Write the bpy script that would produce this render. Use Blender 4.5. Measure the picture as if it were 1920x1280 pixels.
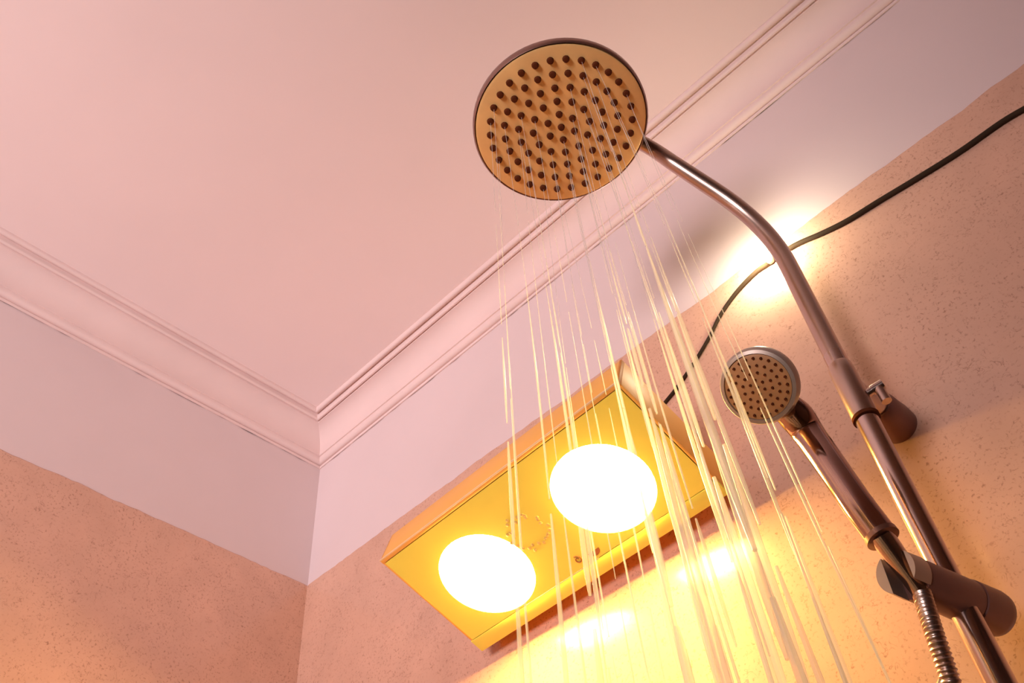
import bpy, bmesh, math, random
from mathutils import Vector, Matrix

for o in list(bpy.data.objects):
    bpy.data.objects.remove(o, do_unlink=True)
SC = bpy.context.scene
COL = SC.collection
PI = math.pi

# ------------------------------------------------------------------ camera, light, exposure
# wall_right is the plane y = 0, wall_left the plane x = 0, metres, z up
CEIL = 2.626            # ceiling height
COVE_Z = 2.55           # lower edge of the plaster cornice
TILE_Z = 2.281          # where the speckled wall covering stops
CAM = Vector((1.17461, -0.78304, 1.34334))
AX = Vector((0.710891, 0.699095, -0.076811))     # to the right of the lens
AY = Vector((-0.561679, 0.498617, -0.660225))    # below the lens
AZ = Vector((-0.423261, 0.512491, 0.747130))     # where the lens points
FOC = 1704.0
cam_d = bpy.data.cameras.new('camera')
cam_d.sensor_width = 36.0
cam_d.lens = 36.0 * FOC / 1920.0
cam_d.clip_start = 0.02
cam = bpy.data.objects.new('camera', cam_d)
COL.objects.link(cam)
m = Matrix((AX, -AY, -AZ)).transposed().to_4x4()
m.translation = CAM
cam.matrix_world = m
SC.camera = cam

world = bpy.data.worlds.new('world')
SC.world = world
world.use_nodes = True
world.node_tree.nodes['Background'].inputs[0].default_value = (0.95, 0.80, 0.80, 1)
world.node_tree.nodes['Background'].inputs[1].default_value = 0.3

SC.view_settings.view_transform = 'Standard'
SC.view_settings.look = 'None'
SC.view_settings.gamma = 1.0
SC.view_settings.use_curve_mapping = False
SC.view_settings.exposure = 0.0
SC.cycles.use_denoising = True
SC.cycles.max_bounces = 10
SC.cycles.diffuse_bounces = 6
SC.cycles.glossy_bounces = 6
SC.cycles.transparent_max_bounces = 24
SC.cycles.sample_clamp_indirect = 6.0
SC.cycles.caustics_reflective = False
SC.cycles.caustics_refractive = False

def area(name, loc, target, sx, sy, power, color, spread=180):
    d = bpy.data.lights.new(name, 'AREA')
    d.shape = 'RECTANGLE'
    d.size, d.size_y = sx, sy
    d.energy = power
    d.color = color
    d.spread = math.radians(spread)
    o = bpy.data.objects.new(name, d)
    COL.objects.link(o)
    o.location = loc
    o.rotation_euler = (Vector(target) - Vector(loc)).to_track_quat('-Z', 'Z').to_euler()
    return o

# fill light added behind the camera, at an invented window in the back wall
area('fill_light', (0.90, -2.57, 1.60), (0.10, -0.35, 2.55), 0.75, 0.75, 15.6, (1.0, 0.85, 0.87), 75)
HEAT = 185.0                         # strength of the two heat lamps
HEAT_COL = (1.0, 0.62, 0.155)
SPARK = 460.0                       # strength of the bulb added for the glow at the pipe bend
SPARK_COL = (1.0, 0.88, 0.58)

# ------------------------------------------------------------------ helpers
def at(u, v, y):
    """Point of the plane y = const seen along a given direction (directions measured on the photograph)."""
    r = AX * (u - 960) + AY * (v - 640) + AZ * FOC
    return CAM + r * ((y - CAM.y) / r.y)

def deep(u, v, d):
    """The point d metres in front of the lens in a given direction."""
    return CAM + (AX * (u - 960) + AY * (v - 640) + AZ * FOC) * (d / FOC)

def link(name, bm, mat, parent=None, smooth=True, loc=None):
    me = bpy.data.meshes.new(name)
    bmesh.ops.recalc_face_normals(bm, faces=bm.faces[:])
    bm.to_mesh(me)
    bm.free()
    if mat:
        me.materials.append(mat)
    if smooth:
        for p in me.polygons:
            p.use_smooth = True
        try:
            me.set_sharp_from_angle(angle=math.radians(38))
        except Exception:
            pass
    o = bpy.data.objects.new(name, me)
    COL.objects.link(o)
    if parent:
        o.parent = parent
    if loc is not None:
        o.location = loc
    return o

def thing(name, label, cat, loc=(0, 0, 0), group=None, mat=None):
    o = bpy.data.objects.new(name, None)
    o.empty_display_size = 0.05
    COL.objects.link(o)
    o.location = loc
    if mat is not None:
        o.matrix_world = mat
    o['label'] = label
    o['category'] = cat
    if group:
        o['group'] = group
    return o

def tag(o, label, cat, group=None):
    o['label'] = label
    o['category'] = cat
    if group:
        o['group'] = group
    return o

def struct(o):
    o['kind'] = 'structure'
    return o

def box(bm, lo, hi, bev=0.0, seg=2):
    c = [(a + b) / 2 for a, b in zip(lo, hi)]
    s = [b - a for a, b in zip(lo, hi)]
    r = bmesh.ops.create_cube(bm, size=1.0, matrix=Matrix.Translation(c) @ Matrix.Diagonal((*s, 1)))
    if bev > 0:
        es = list({e for v in r['verts'] for e in v.link_edges})
        bmesh.ops.bevel(bm, geom=es, offset=bev, segments=seg, profile=0.5, affect='EDGES')

def frame_of(axis):
    a = Vector(axis).normalized()
    t = Vector((0, 0, 1)) if abs(a.z) < 0.9 else Vector((1, 0, 0))
    x = t.cross(a).normalized()
    return Matrix((x, a.cross(x), a)).transposed()

def lathe(bm, prof, origin=(0, 0, 0), axis=(0, 0, 1), n=48, close=True):
    """prof: (radius, height) pairs turned round axis."""
    F = frame_of(axis)
    O = Vector(origin)
    rings = []
    for r, h in prof:
        if r < 1e-6:
            rings.append([bm.verts.new(O + F @ Vector((0, 0, h)))])
        else:
            rings.append([bm.verts.new(O + F @ Vector((r * math.cos(2 * PI * i / n), r * math.sin(2 * PI * i / n), h))) for i in range(n)])
    for a, b in zip(rings, rings[1:]):
        for i in range(n):
            j = (i + 1) % n
            if len(a) == 1 and len(b) == 1:
                continue
            if len(a) == 1:
                bm.faces.new((a[0], b[i], b[j]))
            elif len(b) == 1:
                bm.faces.new((a[i], a[j], b[0]))
            else:
                bm.faces.new((a[i], a[j], b[j], b[i]))
    if close:
        for ring in (rings[0], rings[-1]):
            if len(ring) > 2:
                bm.faces.new(ring)

def spline(pts, n=12):
    """Catmull-Rom through points (vectors of any size)."""
    P = [Vector(p) for p in pts]
    P = [P[0] * 2 - P[1]] + P + [P[-1] * 2 - P[-2]]
    out = []
    for i in range(1, len(P) - 2):
        p0, p1, p2, p3 = P[i - 1:i + 3]
        for k in range(n):
            t = k / n
            out.append(0.5 * ((2 * p1) + (p2 - p0) * t + (2 * p0 - 5 * p1 + 4 * p2 - p3) * t * t + (3 * p1 - p0 - 3 * p2 + p3) * t ** 3))
    out.append(P[-2])
    return out

def tube(bm, path, rad, n=20, cap=True):
    """Sweeps a circle; rad is a number or a list, one radius for each path point."""
    path = [Vector(p) for p in path]
    if not isinstance(rad, (list, tuple)):
        rad = [rad] * len(path)
    tang = []
    for i in range(len(path)):
        a = path[max(i - 1, 0)]
        b = path[min(i + 1, len(path) - 1)]
        tang.append((b - a).normalized())
    F = frame_of(tang[0])
    x = F.col[0].copy()
    rings = []
    for p, t, r in zip(path, tang, rad):
        x = (x - t * x.dot(t)).normalized()
        y = t.cross(x)
        rings.append([bm.verts.new(p + x * (r * math.cos(2 * PI * i / n)) + y * (r * math.sin(2 * PI * i / n))) for i in range(n)])
    for a, b in zip(rings, rings[1:]):
        for i in range(n):
            j = (i + 1) % n
            bm.faces.new((a[i], a[j], b[j], b[i]))
    if cap:
        bm.faces.new(rings[0])
        bm.faces.new(rings[-1])

def resample(path, step):
    out = [path[0].copy()]
    acc = 0.0
    for a, b in zip(path, path[1:]):
        L = (b - a).length
        while acc + L >= step:
            t = (step - acc) / L
            a = a.lerp(b, t)
            out.append(a.copy())
            L = (b - a).length
            acc = 0.0
        acc += L
    return out

# ------------------------------------------------------------------ materials
def new_mat(name):
    mt = bpy.data.materials.new(name)
    mt.use_nodes = True
    nt = mt.node_tree
    return mt, nt, nt.nodes['Principled BSDF'], nt.nodes.new('ShaderNodeTexCoord')

def plain(name, col, rough=0.5, metal=0.0, var=0.06, scale=30.0, spec=0.5, bump=0.0):
    mt, nt, b, tc = new_mat(name)
    b.inputs['Roughness'].default_value = rough
    b.inputs['Metallic'].default_value = metal
    b.inputs['Specular IOR Level'].default_value = spec
    nz = nt.nodes.new('ShaderNodeTexNoise')
    nz.inputs['Scale'].default_value = scale
    nz.inputs['Detail'].default_value = 4
    nt.links.new(tc.outputs['Object'], nz.inputs['Vector'])
    rp = nt.nodes.new('ShaderNodeValToRGB')
    rp.color_ramp.elements[0].position = 0.3
    rp.color_ramp.elements[1].position = 0.7
    rp.color_ramp.elements[0].color = (*[max(0, c * (1 - var)) for c in col], 1)
    rp.color_ramp.elements[1].color = (*[min(1, c * (1 + var)) for c in col], 1)
    nt.links.new(nz.outputs['Fac'], rp.inputs['Fac'])
    nt.links.new(rp.outputs['Color'], b.inputs['Base Color'])
    if bump > 0:
        bp = nt.nodes.new('ShaderNodeBump')
        bp.inputs['Strength'].default_value = bump
        bp.inputs['Distance'].default_value = 0.002
        nt.links.new(nz.outputs['Fac'], bp.inputs['Height'])
        nt.links.new(bp.outputs['Normal'], b.inputs['Normal'])
    return mt

def speckled(name, col, dark):
    """Matt wall covering with fine brown flecks and short hair-like fibres."""
    mt, nt, b, tc = new_mat(name)
    N, Lk = nt.nodes, nt.links
    b.inputs['Roughness'].default_value = 0.17      # glazed: the lamps mirror in it
    b.inputs['Specular IOR Level'].default_value = 0.5
    def noise(scale, detail, rough=0.5, dist=0.0):
        n = N.new('ShaderNodeTexNoise')
        n.inputs['Scale'].default_value = scale
        n.inputs['Detail'].default_value = detail
        n.inputs['Roughness'].default_value = rough
        n.inputs['Distortion'].default_value = dist
        Lk.new(tc.outputs['Object'], n.inputs['Vector'])
        return n
    def ramp(src, p0, p1, c0=(0, 0, 0, 1), c1=(1, 1, 1, 1)):
        r = N.new('ShaderNodeValToRGB')
        r.color_ramp.elements[0].position = p0
        r.color_ramp.elements[1].position = p1
        r.color_ramp.elements[0].color = c0
        r.color_ramp.elements[1].color = c1
        Lk.new(src, r.inputs['Fac'])
        return r
    def math_(op, a, bb):
        n = N.new('ShaderNodeMath')
        n.operation = op
        for i, s in enumerate((a, bb)):
            if isinstance(s, (int, float)):
                n.inputs[i].default_value = s
            else:
                Lk.new(s, n.inputs[i])
        return n.outputs[0]
    base = ramp(noise(9, 5, 0.6).outputs['Fac'], 0.3, 0.72, (*[c * 0.90 for c in col], 1), (*[min(1, c * 1.07) for c in col], 1))
    fleck = ramp(noise(270, 3, 0.55).outputs['Fac'], 0.575, 0.68).outputs['Color']
    patch = ramp(noise(14, 2).outputs['Fac'], 0.40, 0.62).outputs['Color']
    ln = math_('ABSOLUTE', math_('SUBTRACT', noise(75, 2, 0.5, 1.6).outputs['Fac'], 0.5), 0)
    fib = ramp(ln, 0.0, 0.016, (1, 1, 1, 1), (0, 0, 0, 1)).outputs['Color']
    gate = ramp(noise(80, 2).outputs['Fac'], 0.52, 0.60).outputs['Color']
    fib = math_('MULTIPLY', fib, gate)
    fac = math_('MULTIPLY', math_('MAXIMUM', math_('MULTIPLY', fleck, math_('ADD', math_('MULTIPLY', patch, 0.5), 0.35)), math_('MULTIPLY', fib, 1.0)), 0.70)
    mx = N.new('ShaderNodeMix')
    mx.data_type = 'RGBA'
    Lk.new(fac, mx.inputs['Factor'])
    Lk.new(base.outputs['Color'], mx.inputs['A'])
    mx.inputs['B'].default_value = (*dark, 1)
    Lk.new(mx.outputs['Result'], b.inputs['Base Color'])
    bp = N.new('ShaderNodeBump')
    bp.inputs['Strength'].default_value = 0.10
    bp.inputs['Distance'].default_value = 0.0008
    Lk.new(noise(150, 3).outputs['Fac'], bp.inputs['Height'])
    Lk.new(bp.outputs['Normal'], b.inputs['Normal'])
    return mt

def glow(name, col, strength):
    mt = bpy.data.materials.new(name)
    mt.use_nodes = True
    nt = mt.node_tree
    nt.nodes.remove(nt.nodes['Principled BSDF'])
    e = nt.nodes.new('ShaderNodeEmission')
    e.inputs['Color'].default_value = (*col, 1)
    e.inputs['Strength'].default_value = strength
    nt.links.new(e.outputs[0], nt.nodes['Material Output'].inputs['Surface'])
    return mt

def glass_mat():
    mt, nt, b, tc = new_mat('window glass')
    b.inputs['Base Color'].default_value = (0.9, 0.95, 0.95, 1)
    b.inputs['Roughness'].default_value = 0.05
    b.inputs['Transmission Weight'].default_value = 1.0
    return mt

def water_mat():
    mt = bpy.data.materials.new('water')
    mt.use_nodes = True
    nt = mt.node_tree
    N, Lk = nt.nodes, nt.links
    N.remove(N['Principled BSDF'])
    tr = N.new('ShaderNodeBsdfTransparent')
    tl = N.new('ShaderNodeBsdfTranslucent')
    tl.inputs['Color'].default_value = (0.95, 0.97, 0.98, 1)
    df = N.new('ShaderNodeBsdfDiffuse')
    df.inputs['Color'].default_value = (0.95, 0.97, 0.98, 1)
    gl = N.new('ShaderNodeBsdfGlossy')
    gl.inputs['Roughness'].default_value = 0.25
    m1 = N.new('ShaderNodeMixShader'); m1.inputs[0].default_value = 0.5
    Lk.new(tl.outputs[0], m1.inputs[1]); Lk.new(df.outputs[0], m1.inputs[2])
    m2 = N.new('ShaderNodeMixShader'); m2.inputs[0].default_value = 0.25
    Lk.new(m1.outputs[0], m2.inputs[1]); Lk.new(gl.outputs[0], m2.inputs[2])
    m3 = N.new('ShaderNodeMixShader'); m3.inputs[0].default_value = 0.42
    Lk.new(tr.outputs[0], m3.inputs[1]); Lk.new(m2.outputs[0], m3.inputs[2])
    Lk.new(m3.outputs[0], N['Material Output'].inputs['Surface'])
    return mt

M = {
    'ceiling': plain('ceiling paint', (0.83, 0.69, 0.675), 0.85, var=0.035, scale=2.2, spec=0.1, bump=0.05),
    'cornice': plain('cornice paint', (0.77, 0.61, 0.585), 0.75, var=0.03, scale=10, spec=0.15, bump=0.08),
    'paint': plain('wall paint', (0.69, 0.575, 0.575), 0.8, var=0.03, scale=4, spec=0.15, bump=0.06),
    'cover': speckled('speckled wall covering', (0.65, 0.39, 0.285), (0.24, 0.11, 0.07)),
    'tiles': plain('brown wall tile', (0.15, 0.10, 0.085), 0.4, scale=6),
    'floor': plain('floor tile', (0.11, 0.075, 0.06), 0.4, scale=8),
    'frame_white': plain('white window frame', (0.8, 0.78, 0.76), 0.4),
    'gold': plain('golden panel', (0.90, 0.78, 0.11), 0.45, 0.0, var=0.03, scale=18),
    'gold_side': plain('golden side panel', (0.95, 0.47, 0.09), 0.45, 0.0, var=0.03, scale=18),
    'trim_line': plain('pale trim', (0.90, 0.62, 0.34), 0.4),
    'print': plain('dark red print', (0.32, 0.10, 0.03), 0.6),
    'emboss': plain('dull gold emboss', (0.66, 0.47, 0.14), 0.5),
    'reflector': plain('lamp socket reflector', (0.80, 0.58, 0.30), 0.35, 0.6),
    'chrome': plain('chrome', (0.60, 0.47, 0.42), 0.16, 1.0, var=0.04, scale=12),
    'chrome_dull': plain('brushed chrome', (0.56, 0.43, 0.37), 0.30, 1.0, var=0.05, scale=25),
    'head_face': plain('warm-tinted chrome spray plate', (0.95, 0.60, 0.24), 0.42, 0.15, var=0.10, scale=22),  # chrome plate; its warm reflection is put into the base colour
    'rim': plain('dark copper rim', (0.34, 0.20, 0.16), 0.3, 0.9),
    'nozzle': plain('dark rubber nozzle', (0.10, 0.025, 0.008), 0.9, spec=0.1),
    'hand_face': plain('tan spray plate', (0.50, 0.24, 0.095), 0.4, 0.1),
    'hand_ring': plain('grey plastic ring', (0.45, 0.36, 0.30), 0.35, 0.5),
    'dark_chrome': plain('dark chrome', (0.46, 0.30, 0.26), 0.11, 1.0, var=0.04, scale=12),
    'brown': plain('satin holder metal', (0.22, 0.10, 0.08), 0.42, 0.3),
    'cable': plain('dark olive cable sheath', (0.035, 0.020, 0.010), 0.8, spec=0.2),
    'socket': plain('pale stand-in socket', (0.75, 0.68, 0.52), 0.5),
    'gap': plain('dark mottled joint', (0.36, 0.25, 0.25), 0.9, var=0.75, scale=26, spec=0.1),
    'glass': glass_mat(),
    'heat': glow('heat lamp light', HEAT_COL, HEAT),
    'spark': glow('stand-in glow light', SPARK_COL, SPARK),
    'water': water_mat(),
}

# ------------------------------------------------------------------ the room
X1, Y1 = 2.6, -2.6      # far sides of the bathroom
T = 0.10

def slab(name, lo, hi, mat, parent=None):
    bm = bmesh.new()
    box(bm, lo, hi)
    return link(name, bm, mat, parent, smooth=False)

floor = struct(slab('floor', (-T, Y1 - T, -T), (X1 + T, T, 0), M['floor']))
ceiling = struct(slab('ceiling', (-T, Y1 - T, CEIL), (X1 + T, T, CEIL + T), M['ceiling']))
wall_right = struct(slab('wall_right', (-T, 0, 0), (X1 + T, T, CEIL), M['paint']))
wall_far = struct(slab('wall_far', (X1, Y1, 0), (X1 + T, 0, CEIL), M['tiles']))
wall_left = struct(slab('wall_left', (-T, Y1 - T, 0), (0, 0, CEIL), M['paint']))
# back wall with an opening for the unseen window, added for the fill light
WX0, WX1, WZ0, WZ1 = 0.50, 1.30, 1.2, 2.0
bm = bmesh.new()
box(bm, (0, Y1 - T, 0), (WX0, Y1, CEIL))
box(bm, (WX1, Y1 - T, 0), (X1, Y1, CEIL))
box(bm, (WX0, Y1 - T, 0), (WX1, Y1, WZ0))
box(bm, (WX0, Y1 - T, WZ1), (WX1, Y1, CEIL))
wall_back = struct(link('wall_back', bm, M['tiles'], smooth=False))
bm = bmesh.new()
F0, F1 = Y1 - 0.07, Y1 - 0.03
for a, b in (((WX0, F0, WZ0), (WX0 + 0.04, F1, WZ1)), ((WX1 - 0.04, F0, WZ0), (WX1, F1, WZ1)),
             ((WX0, F0, WZ0), (WX1, F1, WZ0 + 0.04)), ((WX0, F0, WZ1 - 0.04), (WX1, F1, WZ1)),
             ((0.885, F0, WZ0), (0.915, F1, WZ1))):
    box(bm, a, b)
window = struct(link('added_window_1', bm, M['frame_white'], smooth=False))  # unseen window frame, made up to go with the fill light
bm = bmesh.new()
box(bm, (WX0 + 0.03, Y1 - 0.053, WZ0 + 0.03), (WX1 - 0.03, Y1 - 0.047, WZ1 - 0.03))
link('added_window_pane', bm, M['glass'], window, smooth=False)

def covering(name, fx, length, parent):
    """Speckled covering on the lower wall: a sheet 3 mm thick with a slightly ragged upper edge."""
    rnd = random.Random(int(length * 100))
    bm = bmesh.new()
    n = 260
    w = 0.0
    rows = []
    for i in range(n + 1):
        s = length * i / n
        w = 0.75 * w + rnd.uniform(-0.0013, 0.0013)
        z = TILE_Z + w
        rows.append([bm.verts.new(fx(s, d, zz)) for d, zz in ((0.0, 0.0), (0.0035, 0.0), (0.0035, z - 0.002), (0.002, z), (0.0, z))])
    for a, b in zip(rows, rows[1:]):
        for k in range(4):
            bm.faces.new((a[k], b[k], b[k + 1], a[k + 1]))
    o = link(name, bm, M['cover'], parent, smooth=False)
    return o
covering('wall_covering', lambda s, d, z: Vector((s, -d, z)), X1, wall_right)
covering('wall_covering', lambda s, d, z: Vector((d, -s, z)), -Y1, wall_left)

# plaster cornice: (out from the wall, down from the ceiling)
H = CEIL - COVE_Z
prof = [(0.0, 0.0), (0.070, 0.0), (0.070, 0.004)]
for i in range(7):                                     # upper bead
    a = i / 6 * PI
    prof.append((0.0655 + 0.0045 * math.cos(a), 0.004 + 0.0050 * math.sin(a)))
prof += [(0.0590, 0.0045), (0.0575, 0.0095)]
for i in range(6):                                     # second bead
    a = i / 5 * PI
    prof.append((0.0540 + 0.0035 * math.cos(a), 0.0105 + 0.0042 * math.sin(a)))
prof.append((0.0490, 0.0125))
for i in range(11):                                    # hollow
    a = i / 10 * PI / 2
    prof.append((0.0140 + 0.0345 * (1 - math.sin(a)), 0.0140 + 0.043 * (1 - math.cos(a))))
prof += [(0.0115, 0.0570)]
for i in range(6):                                     # lower bead
    a = i / 5 * PI / 1.6
    prof.append((0.0040 + 0.0075 * math.cos(a), 0.0620 + 0.0075 * math.sin(a)))
prof += [(0.0030, 0.0715), (0.0024, H), (0.0, H)]

def cornice(name, p0, p1, length):
    bm = bmesh.new()
    rows = []
    for end in (0, 1):
        rows.append([bm.verts.new((p0 if end == 0 else p1)(o, CEIL - d)) for o, d in prof])
    a, b = rows
    for k in range(len(prof) - 1):
        bm.faces.new((a[k], b[k], b[k + 1], a[k + 1]))
    tr = struct(link(name, bm, M['cornice']))
    bm = bmesh.new()                       # dark mottled joint where the plaster meets the wall
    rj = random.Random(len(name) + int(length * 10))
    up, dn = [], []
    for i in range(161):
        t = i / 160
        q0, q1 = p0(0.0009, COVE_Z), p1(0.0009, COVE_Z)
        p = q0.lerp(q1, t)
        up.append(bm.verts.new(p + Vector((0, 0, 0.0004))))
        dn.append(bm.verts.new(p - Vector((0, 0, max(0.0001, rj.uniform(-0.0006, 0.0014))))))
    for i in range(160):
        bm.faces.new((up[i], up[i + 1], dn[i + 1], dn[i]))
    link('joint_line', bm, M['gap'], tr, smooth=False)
    return tr
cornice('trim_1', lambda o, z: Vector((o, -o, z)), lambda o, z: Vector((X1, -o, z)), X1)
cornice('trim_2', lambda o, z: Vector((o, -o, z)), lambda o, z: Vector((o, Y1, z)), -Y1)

# ------------------------------------------------------------------ bath heater
TH, RO = 0.36245, 0.02575
ex = Vector((1, 0, 0))
dv = Vector((0, -math.cos(TH), math.sin(TH)))
E_ = ex * math.cos(RO) + dv * math.sin(RO)
D_ = -ex * math.sin(RO) + dv * math.cos(RO)
N_ = E_.cross(D_)
hm = Matrix((E_, D_, N_)).transposed().to_4x4()
hm.translation = Vector((0.4412, -0.025, 1.9464))
heater = thing('bath_heater', 'golden box wall heater with two glowing white round heat lamps', 'heater', mat=hm)
HL, HW, HD = 0.393, 0.1782, 0.052
LAMPS = ((0.0946, 0.0832), (0.2885, 0.0879))
LR = 0.0595

def plate_with_holes(bm, x0, x1, y0, y1, z, holes, r, n=48):
    """Flat sheet with round holes: each hole sits in a cell of its own."""
    cuts = [x0]
    for a, b in zip(holes, holes[1:]):
        cuts.append((a[0] + b[0]) / 2)
    cuts.append(x1)
    for (cx, cy), xa, xb in zip(holes, cuts, cuts[1:]):
        inner, outer = [], []
        angs = sorted({2 * PI * i / n for i in range(n)} | {math.atan2(yy - cy, xx - cx) % (2 * PI) for xx in (xa, xb) for yy in (y0, y1)})
        for a in angs:
            c, s = math.cos(a), math.sin(a)
            t = min([((xb if c > 0 else xa) - cx) / c if abs(c) > 1e-9 else 1e9, ((y1 if s > 0 else y0) - cy) / s if abs(s) > 1e-9 else 1e9])
            inner.append(bm.verts.new((cx + r * c, cy + r * s, z)))
            outer.append(bm.verts.new((cx + t * c, cy + t * s, z)))
        k = len(angs)
        low = [bm.verts.new((v.co.x, v.co.y, z - 0.006)) for v in inner]
        for i in range(k):
            j = (i + 1) % k
            bm.faces.new((inner[i], inner[j], outer[j], outer[i]))
            bm.faces.new((low[i], low[j], inner[j], inner[i]))

bm = bmesh.new()
plate_with_holes(bm, 0.004, HL - 0.004, 0.021, HW - 0.006, 0.0, LAMPS, LR)
link('face_panel', bm, M['gold'], heater, smooth=False)
bm = bmesh.new()                                           # raised lower lip
box(bm, (0.0, 0.0, -0.008), (HL, 0.0202, 0.0003), 0.0006)
link('lower_lip', bm, M['gold'], heater)
bm = bmesh.new()                                           # open housing: four sides and a back
box(bm, (0.0, HW - 0.006, -HD), (HL, HW, -0.0005), 0.001)
box(bm, (0.0, 0.0, -HD), (0.004, HW, -0.001), 0.001)
box(bm, (HL - 0.004, 0.0, -HD), (HL, HW, -0.001), 0.001)
box(bm, (0.0, 0.0, -HD), (HL, 0.004, -0.008), 0.001)
box(bm, (0.002, 0.002, -HD), (HL - 0.002, HW - 0.002, -HD + 0.003))
link('housing', bm, M['gold_side'], heater)
bm = bmesh.new()
box(bm, (0.0, HW - 0.0012, -0.0030), (HL, HW + 0.0008, -0.0004), 0.0004)
link('trim_strip', bm, M['trim_line'], heater)
bm = bmesh.new()                                           # pale seam above the lower lip
box(bm, (0.10, 0.0200, -0.001), (0.22, 0.0209, 0.0007))
link('trim_strip', bm, M['trim_line'], heater, smooth=False)
bm = bmesh.new()                                           # bracket back to the wall
iv = hm.inverted()
for xx in (0.06, HL - 0.10):
    bm = bmesh.new()
    vs = []
    for x in (xx, xx + 0.04):
        for (y, z) in ((-0.030, 2.003), (0.0, 2.003), (0.0, 2.08), (-0.080, 2.022)):
            vs.append(bm.verts.new(iv @ Vector((0.4412 + x, y, z))))
    a, b = vs[:4], vs[4:]
    bm.faces.new(a); bm.faces.new(b)
    for i in range(4):
        j = (i + 1) % 4
        bm.faces.new((a[i], a[j], b[j], b[i]))
    link('wall_mount', bm, M['gold_side'], heater, smooth=False)
for i, (cx, cy) in enumerate(LAMPS):
    bm = bmesh.new()
    lathe(bm, [(LR, -0.003), (LR - 0.003, -0.012), (0.050, -0.022), (0.030, -0.028), (0.0, -0.028)], (cx, cy, 0), n=40, close=False)
    sk = link('lamp_socket', bm, M['reflector'], heater)
    bm = bmesh.new()
    rb = 0.0555
    pr = [(0.018, -0.026), (0.040, -0.020)] + [(rb * math.cos(a), -0.013 + 0.021 * math.sin(a)) for a in [k / 10 * PI / 2 for k in range(11)]]
    pr[-1] = (0.0, pr[-1][1])
    lathe(bm, pr, (cx, cy, 0), n=48)
    lb = link('lamp_bulb', bm, M['heat'], heater)
    lb['label'] = 'white-hot glowing round heat lamp'
# embossed ring motif between the lamps, and the small printed marks near the lower lip
bm = bmesh.new()
rr = random.Random(3)
for k in range(26):
    a = 2 * PI * k / 26
    px, py = 0.181 + 0.030 * math.cos(a) * rr.uniform(0.55, 1), 0.098 + 0.030 * math.sin(a) * rr.uniform(0.55, 1)
    lathe(bm, [(0.0022, -0.001), (0.0022, 0.0006), (0.0012, 0.0009), (0.0, 0.0009)], (px, py, 0), n=8)
em = link('embossed_motif', bm, M['emboss'], heater)
em['kind'] = 'stuff'
bm = bmesh.new()                                           # half-round mark
vs = [bm.verts.new((0.222 + 0.0085 * math.cos(a), 0.0325 + 0.0075 * math.sin(a), 0.0007)) for a in [PI + k / 12 * PI for k in range(13)]]
bm.faces.new(vs)
link('printed_mark', bm, M['print'], heater, smooth=False)
bm = bmesh.new()                                           # small coiled mark beside it
p = [Vector((0.199 + r * math.cos(a), 0.0335 + 1.15 * r * math.sin(a), 0.0006)) for a, r in [(k / 22 * 2.6 * PI, 0.0016 + 0.0034 * k / 22) for k in range(23)]]
tube(bm, p, 0.0007, n=6)
link('printed_mark', bm, M['print'], heater)

# ------------------------------------------------------------------ cable, with an added bulb standing in for the glint on the pipe
cab = [(2010, 150), (1940, 193), (1880, 228), (1800, 284), (1720, 334), (1650, 376), (1590, 413), (1540, 438), (1500, 455), (1470, 472),
       (1440, 494), (1415, 512), (1380, 549), (1350, 592), (1330, 632), (1300, 682), (1268, 728), (1235, 775)]
path = [at(u, v, -0.0065) for u, v in cab]
path = [Vector((X1 - 0.3, -0.0065, path[0].z + 0.45)), Vector((X1 - 0.75, -0.0065, path[0].z + 0.18))] + path
path.append(Vector((path[-1].x - 0.01, -0.012, path[-1].z - 0.05)))
sp = spline(path, 8)
cable = thing('power_cable', 'dark cable sagging across the wall behind the shower pipe down to the heater', 'cable', sp[0])
bm = bmesh.new()
L = len(sp)
tube(bm, [p - sp[0] for p in sp], [0.0034 if i < 96 else 0.0034 - 0.0011 * min(1, (i - 96) / 30) for i in range(L)], n=12)
link('cable_sheath', bm, M['cable'], cable)

bp = at(1424, 473, -0.033)
top = at(1446, 489, -0.0065)
bulb = thing('glow_bulb', 'tiny dazzling yellow-white bulb added for the glow at the bend of the shower pipe', 'stand-in light', top)
ax = (bp - top).normalized()
bm = bmesh.new()
lathe(bm, [(0.0, 0.0), (0.005, 0.0), (0.0055, 0.010), (0.0045, 0.012), (0.0, 0.012)], (0, 0, 0), ax, n=16)
link('glow_bulb_socket', bm, M['socket'], bulb)
bm = bmesh.new()
lathe(bm, [(0.0, 0.010), (0.0045, 0.0115), (0.0075, 0.017), (0.0085, 0.022), (0.0075, 0.027), (0.0045, 0.031), (0.0, 0.0325)], (0, 0, 0), ax, n=20)
link('glow_bulb_glass', bm, M['spark'], bulb)

# ------------------------------------------------------------------ shower column
PX, PY = 1.0165, -0.108
HC = Vector((0.9172, -0.3415, 2.2602))            # centre of the overhead spray face
HR = 0.0990
Z = lambda u, v: at(u, v, PY).z
column = thing('shower_column', 'chrome riser pipe on the wall with a long bent arm at its top', 'shower pipe', (PX, PY, 0.9))
O = Vector((PX, PY, 0.9))
bend = Vector((PX, PY, Z(1437, 425)))
joint = HC + Vector((0, 0, 0.056))
edge = at(1214, 274, -0.222)
d_arm = (edge - bend).normalized()
bm = bmesh.new()
zs = Z(1562, 668)
path = [Vector((PX, PY, 0.9)), Vector((PX, PY, 1.4)), Vector((PX, PY, zs))]
lo = Vector((PX, PY, bend.z - 0.075))
arc = [lo.lerp(bend, t).lerp(bend.lerp(bend + d_arm * 0.075, t), t) for t in [k / 14 for k in range(15)]]
path2 = [Vector((PX, PY, zs))] + arc + spline([arc[-1], bend.lerp(edge, 0.75), edge, edge.lerp(joint, 0.6) + Vector((0, 0, 0.012)), joint], 6)[1:]
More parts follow.
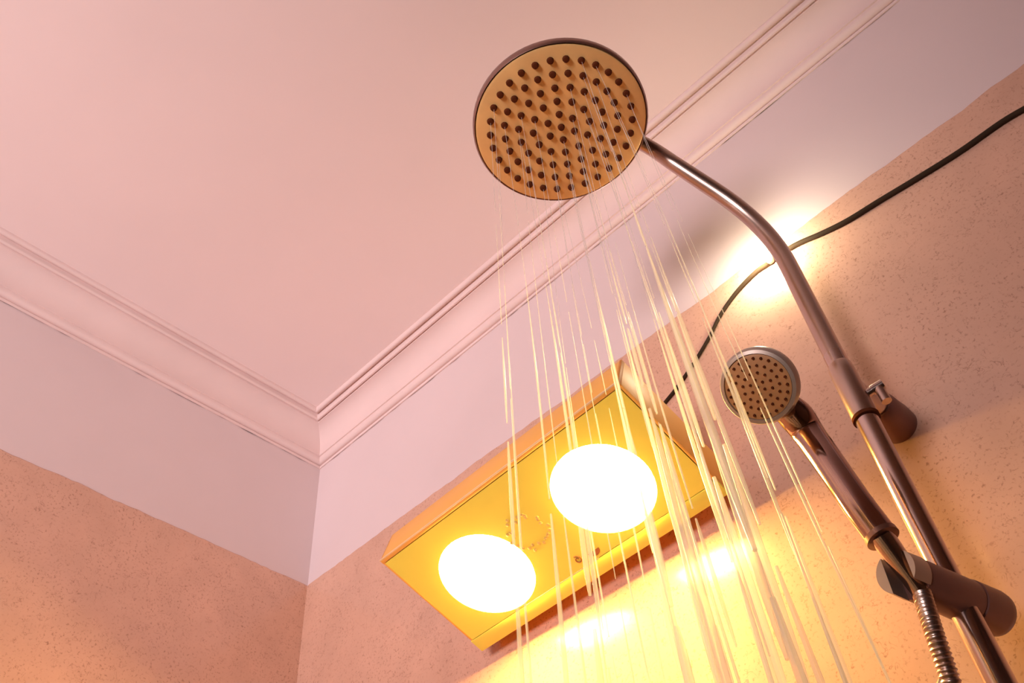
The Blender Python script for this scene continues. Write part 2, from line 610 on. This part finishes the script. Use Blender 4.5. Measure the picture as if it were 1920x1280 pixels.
tube(bm, [p - O for p in path2], [0.0100] + [0.0098] * 15 + [0.0098 - 0.0016 * k / 23 for k in range(24)], n=28)
link('overhead_arm', bm, M['chrome_dull'], column)
bm = bmesh.new()
tube(bm, [Vector((PX, PY, 0.9)) - O, Vector((PX, PY, zs)) - O], 0.0104, n=28)
link('riser_pipe', bm, M['chrome'], column)
zb = Z(1612, 788)                                  # sleeve just above the wall bracket
zt = Z(1567, 690)
bm = bmesh.new()
lathe(bm, [(0.0105, zb - 0.9), (0.0117, zb - 0.9), (0.0120, zb + 0.002 - 0.9), (0.0120, zt - 0.012 - 0.9), (0.0116, zt - 0.003 - 0.9), (0.0105, zt - 0.9)], n=32)
link('pipe_sleeve', bm, M['chrome_dull'], column)
bm = bmesh.new()
lathe(bm, [(0.0106, zb - 0.0035 - 0.9), (0.0123, zb - 0.0035 - 0.9), (0.0123, zb - 0.9), (0.0106, zb - 0.9)], n=32)
link('seal_ring', bm, M['nozzle'], column)
# bracket to the wall
wz = at(1690, 800, 0).z
bm = bmesh.new()
lathe(bm, [(0.0075, 0.0), (0.0080, 0.030), (0.0105, 0.045), (0.0120, 0.060)], (0, 0, wz - 0.9), (0, 1, 0), n=28)
link('bracket_stem', bm, M['chrome_dull'], column)
bm = bmesh.new()
lathe(bm, [(0.0, 0.060), (0.014, 0.060), (0.0175, 0.066), (0.0182, 0.078), (0.0195, 0.090), (0.0195, 0.1080), (0.0, 0.1080)], (0, 0, wz - 0.9), (0, 1, 0), n=36)
link('wall_flange', bm, M['brown'], column)
# T-shaped set screw beside the sleeve
k0 = at(1612, 746, PY) - O
kd = (at(1655, 720, PY + 0.004) - at(1612, 746, PY))
kn = kd.normalized()
bm = bmesh.new()
tube(bm, [k0 - kn * 0.004, k0 + kd * 0.62], 0.0042, n=16)
link('screw_stem', bm, M['chrome'], column)
bm = bmesh.new()
k1 = k0 + kd * 0.80
tube(bm, [k0 + kd * 0.55, k0 + kd * 1.02], 0.0050, n=16)
link('screw_collar', bm, M['chrome'], column)
bm = bmesh.new()
k2 = at(1663, 752, PY + 0.004) - O
tube(bm, [k1, k2], 0.0047, n=16)
link('screw_handle', bm, M['chrome_dull'], column)

# ------------------------------------------------------------------ overhead shower head
head = thing('overhead_shower', 'large round overhead shower with golden-lit spray plate full of dark nozzles', 'shower head', HC)
bm = bmesh.new()
lathe(bm, [(0.0, 0.0006), (HR * 0.55, 0.0003), (HR * 0.94, 0.0), (HR * 0.968, 0.0012), (HR * 0.968, 0.004), (0.0, 0.004)], n=72)
link('spray_plate', bm, M['head_face'], head)
bm = bmesh.new()
lathe(bm, [(HR * 0.967, 0.0035), (HR * 0.985, 0.0012), (HR * 1.0, 0.0035), (HR * 1.0, 0.0105), (HR * 0.985, 0.013), (HR * 0.92, 0.0165), (HR * 0.6, 0.024),
           (HR * 0.30, 0.030), (HR * 0.20, 0.034), (HR * 0.19, 0.040), (0.0, 0.041)], n=72)
link('head_shell', bm, M['rim'], head)
bm = bmesh.new()
lathe(bm, [(0.015, 0.038), (0.0165, 0.044), (0.0165, 0.050), (0.013, 0.055), (0.0125, 0.063), (0.009, 0.068), (0.0, 0.069)], n=28)
link('ball_joint', bm, M['chrome_dull'], head)
nozz = []
ph = math.radians(4)
for ring in range(6):
    n = 6 * ring or 1
    for k in range(n):
        a = ph + 2 * PI * k / n
        r = HR * 0.81 * ring / 5
        nozz.append((r * math.cos(a), r * math.sin(a)))
bm = bmesh.new()
lathe(bm, [(0.0041, 0.0014), (0.0040, -0.0006), (0.0034, -0.0030), (0.0020, -0.0036), (0.0, -0.0033)], n=10)
n0 = link('nozzle', bm, M['nozzle'], head, loc=(nozz[0][0], nozz[0][1], 0))
for x, y in nozz[1:]:
    c = n0.copy()
    COL.objects.link(c)
    c.parent = head
    c.location = (x, y, 0)

# ------------------------------------------------------------------ hand shower
hc = at(1421, 725, -0.240)
vd = (CAM - hc).normalized()
hn = (vd - AX * 0.25 + AY * 0.20).normalized()
sz = at(1775, 1130, PY).z
SO = Vector((PX, PY, sz))                          # where the sliding holder sits on the pipe
ha = Vector((math.cos(math.radians(79)), math.sin(math.radians(79)), 0.0))
cup = SO - ha * 0.064 + Vector((0.003, 0, 0.004))
hand = thing('hand_shower', 'chrome hand shower with small round tan spray face resting in its holder', 'hand shower', cup)
q = lambda p: p - cup
RH = 0.0325
bm = bmesh.new()
lathe(bm, [(0.0, 0.0012), (RH * 0.70, 0.0010), (RH * 0.84, 0.0), (RH * 0.84, -0.004), (0.0, -0.004)], q(hc), hn, n=48)
link('spray_face', bm, M['hand_face'], hand)
bm = bmesh.new()
lathe(bm, [(RH * 0.83, -0.002), (RH * 0.86, 0.0012), (RH * 0.95, 0.0004), (RH * 1.0, -0.004), (RH * 1.0, -0.010), (RH * 0.93, -0.017), (RH * 0.66, -0.024), (RH * 0.3, -0.028), (0.0, -0.028)], q(hc), hn, n=48)
link('head_shell', bm, M['hand_ring'], hand)
bm = bmesh.new()
F = frame_of(hn)
for ring, n in ((0, 1), (1, 6), (2, 12), (3, 18), (4, 24)):
    for k in range(n):
        a = 2 * PI * k / n + ring * 0.2
        r = RH * 0.185 * ring
        lathe(bm, [(0.0013, -0.0005), (0.0011, 0.0024), (0.0, 0.0026)], q(hc) + F @ Vector((r * math.cos(a), r * math.sin(a), 0)), hn, n=7)
nz = link('nozzles', bm, M['nozzle'], hand)
nz['kind'] = 'stuff'
d0 = (hc - CAM).dot(AZ)
d1 = (cup - CAM).dot(AZ)
hp = [deep(1470, 760, d0 + 0.022), deep(1494, 782, d0 + 0.018), deep(1518, 815, d0 + 0.012), deep(1562, 878, d0 * 0.65 + d1 * 0.35 + 0.006),
      deep(1606, 942, d0 * 0.35 + d1 * 0.65 + 0.002), deep(1652, 1004, d0 * 0.1 + d1 * 0.9)]
hs = spline([q(p) for p in hp], 10)
rads = spline([(0.0130, 0, 0), (0.0145, 0, 0), (0.0132, 0, 0), (0.0122, 0, 0), (0.0120, 0, 0), (0.0120, 0, 0)], 10)
bm = bmesh.new()
tube(bm, hs, [v.x for v in rads], n=28)
link('handle', bm, M['dark_chrome'], hand)
hd = (hs[-1] - hs[-4]).normalized()
bm = bmesh.new()
tube(bm, [hs[-1] - hd * 0.001, hs[-1] + hd * 0.003], 0.0127, n=28)
link('end_ring', bm, M['rim'], hand)
bm = bmesh.new()
hd = (q(cup) - hs[-1]).normalized()
tube(bm, [hs[-1], hs[-1].lerp(q(cup), 0.5), q(cup) + hd * 0.004, q(cup) + hd * 0.019], [0.0090, 0.0086, 0.0074, 0.0068], n=24)
link('hose_nut', bm, M['chrome'], hand)

# hose
hose_pts = [cup + hd * 0.0195, at(1750, 1182, -0.170), at(1782, 1275, -0.165), at(1822, 1400, -0.155)]
e = hose_pts[-1]
hose_pts += [Vector((e.x + 0.02, -0.14, 1.25)), Vector((e.x + 0.05, -0.10, 1.05)), Vector((e.x + 0.06, -0.05, 0.97)), Vector((e.x + 0.06, -0.004, 0.955))]
hsp = resample(spline(hose_pts, 24), 0.0006)
hose = thing('shower_hose', 'ribbed metal hose hanging below the hand shower beside the pipe', 'hose', hsp[0])
bm = bmesh.new()
tube(bm, [p - hsp[0] for p in hsp], [0.0062 + 0.0006 * math.sin(2 * PI * i * 0.0006 / 0.0034) for i in range(len(hsp))], n=16)
link('ribbed_hose', bm, M['chrome_dull'], hose)
bm = bmesh.new()
lathe(bm, [(0.009, -0.004), (0.011, 0.0), (0.022, 0.004), (0.022, 0.009), (0.0, 0.009)], hsp[-1] - hsp[0] + Vector((0, -0.0085, 0)), (0, 1, 0), n=24)
link('wall_outlet', bm, M['chrome'], hose)

# sliding holder
holder = thing('shower_holder', 'dark brown cylindrical sliding holder clamped on the chrome pipe', 'holder', SO)
bm = bmesh.new()
lathe(bm, [(0.0, -0.054), (0.0155, -0.054), (0.0160, -0.052), (0.0168, 0.000), (0.0168, 0.0105)], (0, 0, 0), ha, n=40)
link('clamp_body', bm, M['brown'], holder)
bm = bmesh.new()
lathe(bm, [(0.0165, 0.0115), (0.0176, 0.0125), (0.0180, 0.041), (0.0172, 0.047), (0.0140, 0.051), (0.0, 0.052)], (0, 0, 0), ha, n=40)
link('clamp_knob', bm, M['brown'], holder)
# forked front: two cheeks with a slot between them for the hose nut
slot = hd - ha * hd.dot(ha)
slot.normalize()
side = ha.cross(slot).normalized()
front = -ha * 0.054
for s in (-1, 1):
    bm = bmesh.new()
    n = 20
    g = 0.0078 if s > 0 else 0.0118
    r = 0.0165
    a0 = math.asin(g / r)
    pts = []
    for k in range(n + 1):
        a = a0 + (PI - 2 * a0) * k / n
        pts.append(slot * (r * math.cos(a)) + side * (s * r * math.sin(a)))
    A = [bm.verts.new(front + p) for p in pts]
    B = [bm.verts.new(front - ha * 0.018 + p * 0.97) for p in pts]
    bm.faces.new(A); bm.faces.new(B)
    for i in range(len(pts)):
        j = (i + 1) % len(pts)
        bm.faces.new((A[i], A[j], B[j], B[i]))
    link('fork_cheek', bm, M['hand_ring'], holder)

# ------------------------------------------------------------------ falling water
rnd = random.Random(11)
ux = Vector((AX.x, AX.y)).normalized()
across = lambda n: (n[0] * ux.x + n[1] * ux.y) / HR       # place of a nozzle across the head
wanted = [-0.81, -0.72, -0.67, -0.60, -0.47, -0.44, -0.42, -0.38, -0.30, -0.22, -0.14, -0.08, -0.03, 0.02, 0.05, 0.08, 0.11, 0.14, 0.18, 0.21,
          0.24, 0.27, 0.10, 0.16, 0.20, 0.22, 0.26, 0.30, 0.34, 0.31, 0.35, 0.39, 0.45, 0.50, 0.53, 0.60, 0.68, 0.76, 0.80]
def clear(n):
    for k in range(40):
        d = 0.2 + 0.025 * k
        p = Vector((HC.x + n[0] * (1 + 0.4 * d), HC.y + n[1] * (1 + 0.4 * d), HC.z - d))
        if (p - hc).length < 0.055 or min((p - (h_ + cup)).length for h_ in hs) < 0.026:
            return False
    return True
free = [n for n in nozz if clear(n)]
jets = []
for t in wanted:
    rnd.shuffle(free)
    n = min(free, key=lambda p: round(abs(across(p) - t), 1))
    free.remove(n)
    jets.append(n)
for i, (x, y) in enumerate(jets):
    o = Vector((HC.x + x, HC.y + y, HC.z - 0.0045))
    bm = bmesh.new()
    dx, dy = x * 0.40, y * 0.40
    fine = rnd.choice((0.0007, 0.0009, 0.0012, 0.0017, 0.0026)) * (0.75 if x * ux.x + y * ux.y < -0.01 else 1.0)
    zend = -rnd.uniform(1.15, 1.3)
    s = 0.0
    z = 0.0
    sway = rnd.uniform(-0.006, 0.006)
    # a thread that thins, then breaks up into long drops
    first = rnd.uniform(0.16, 0.30)
    segs = [(0.0, -first)]
    z = -first
    while z > zend:
        g = rnd.uniform(0.004, 0.03)
        l = rnd.uniform(0.06, 0.34)
        segs.append((z - g, z - g - l))
        z -= g + l
    for za, zb_ in segs:
        n = 8
        pth, rd = [], []
        for k in range(n + 1):
            t = k / n
            zz = za + (zb_ - za) * t
            pth.append(Vector((dx * -zz + sway * math.sin(zz * 5), dy * -zz + sway * math.cos(zz * 4) - sway, zz)))
            grow = min(1.25, max(0.13, 0.13 + 3.6 * (-zz - 0.25)))
            rd.append(max(0.00025, fine * grow * (math.sin(PI * (0.06 + 0.90 * t)) ** 0.4)))
        tube(bm, pth, rd, n=7)
    w = link('water_jet', bm, M['water'], loc=o)
    w['category'] = 'water jet'
    ac = across((x, y))
    if ac == min(map(across, jets)):
        w['label'] = 'leftmost thin jet of water falling from the overhead shower'
    elif ac == max(map(across, jets)):
        w['label'] = 'rightmost thin jet of water falling from the overhead shower, passing the hand shower'
    else:
        w['label'] = 'thin jet of water inside the curtain falling from the overhead shower, neither outermost one'
    w['group'] = 'jets of water falling from the overhead shower'
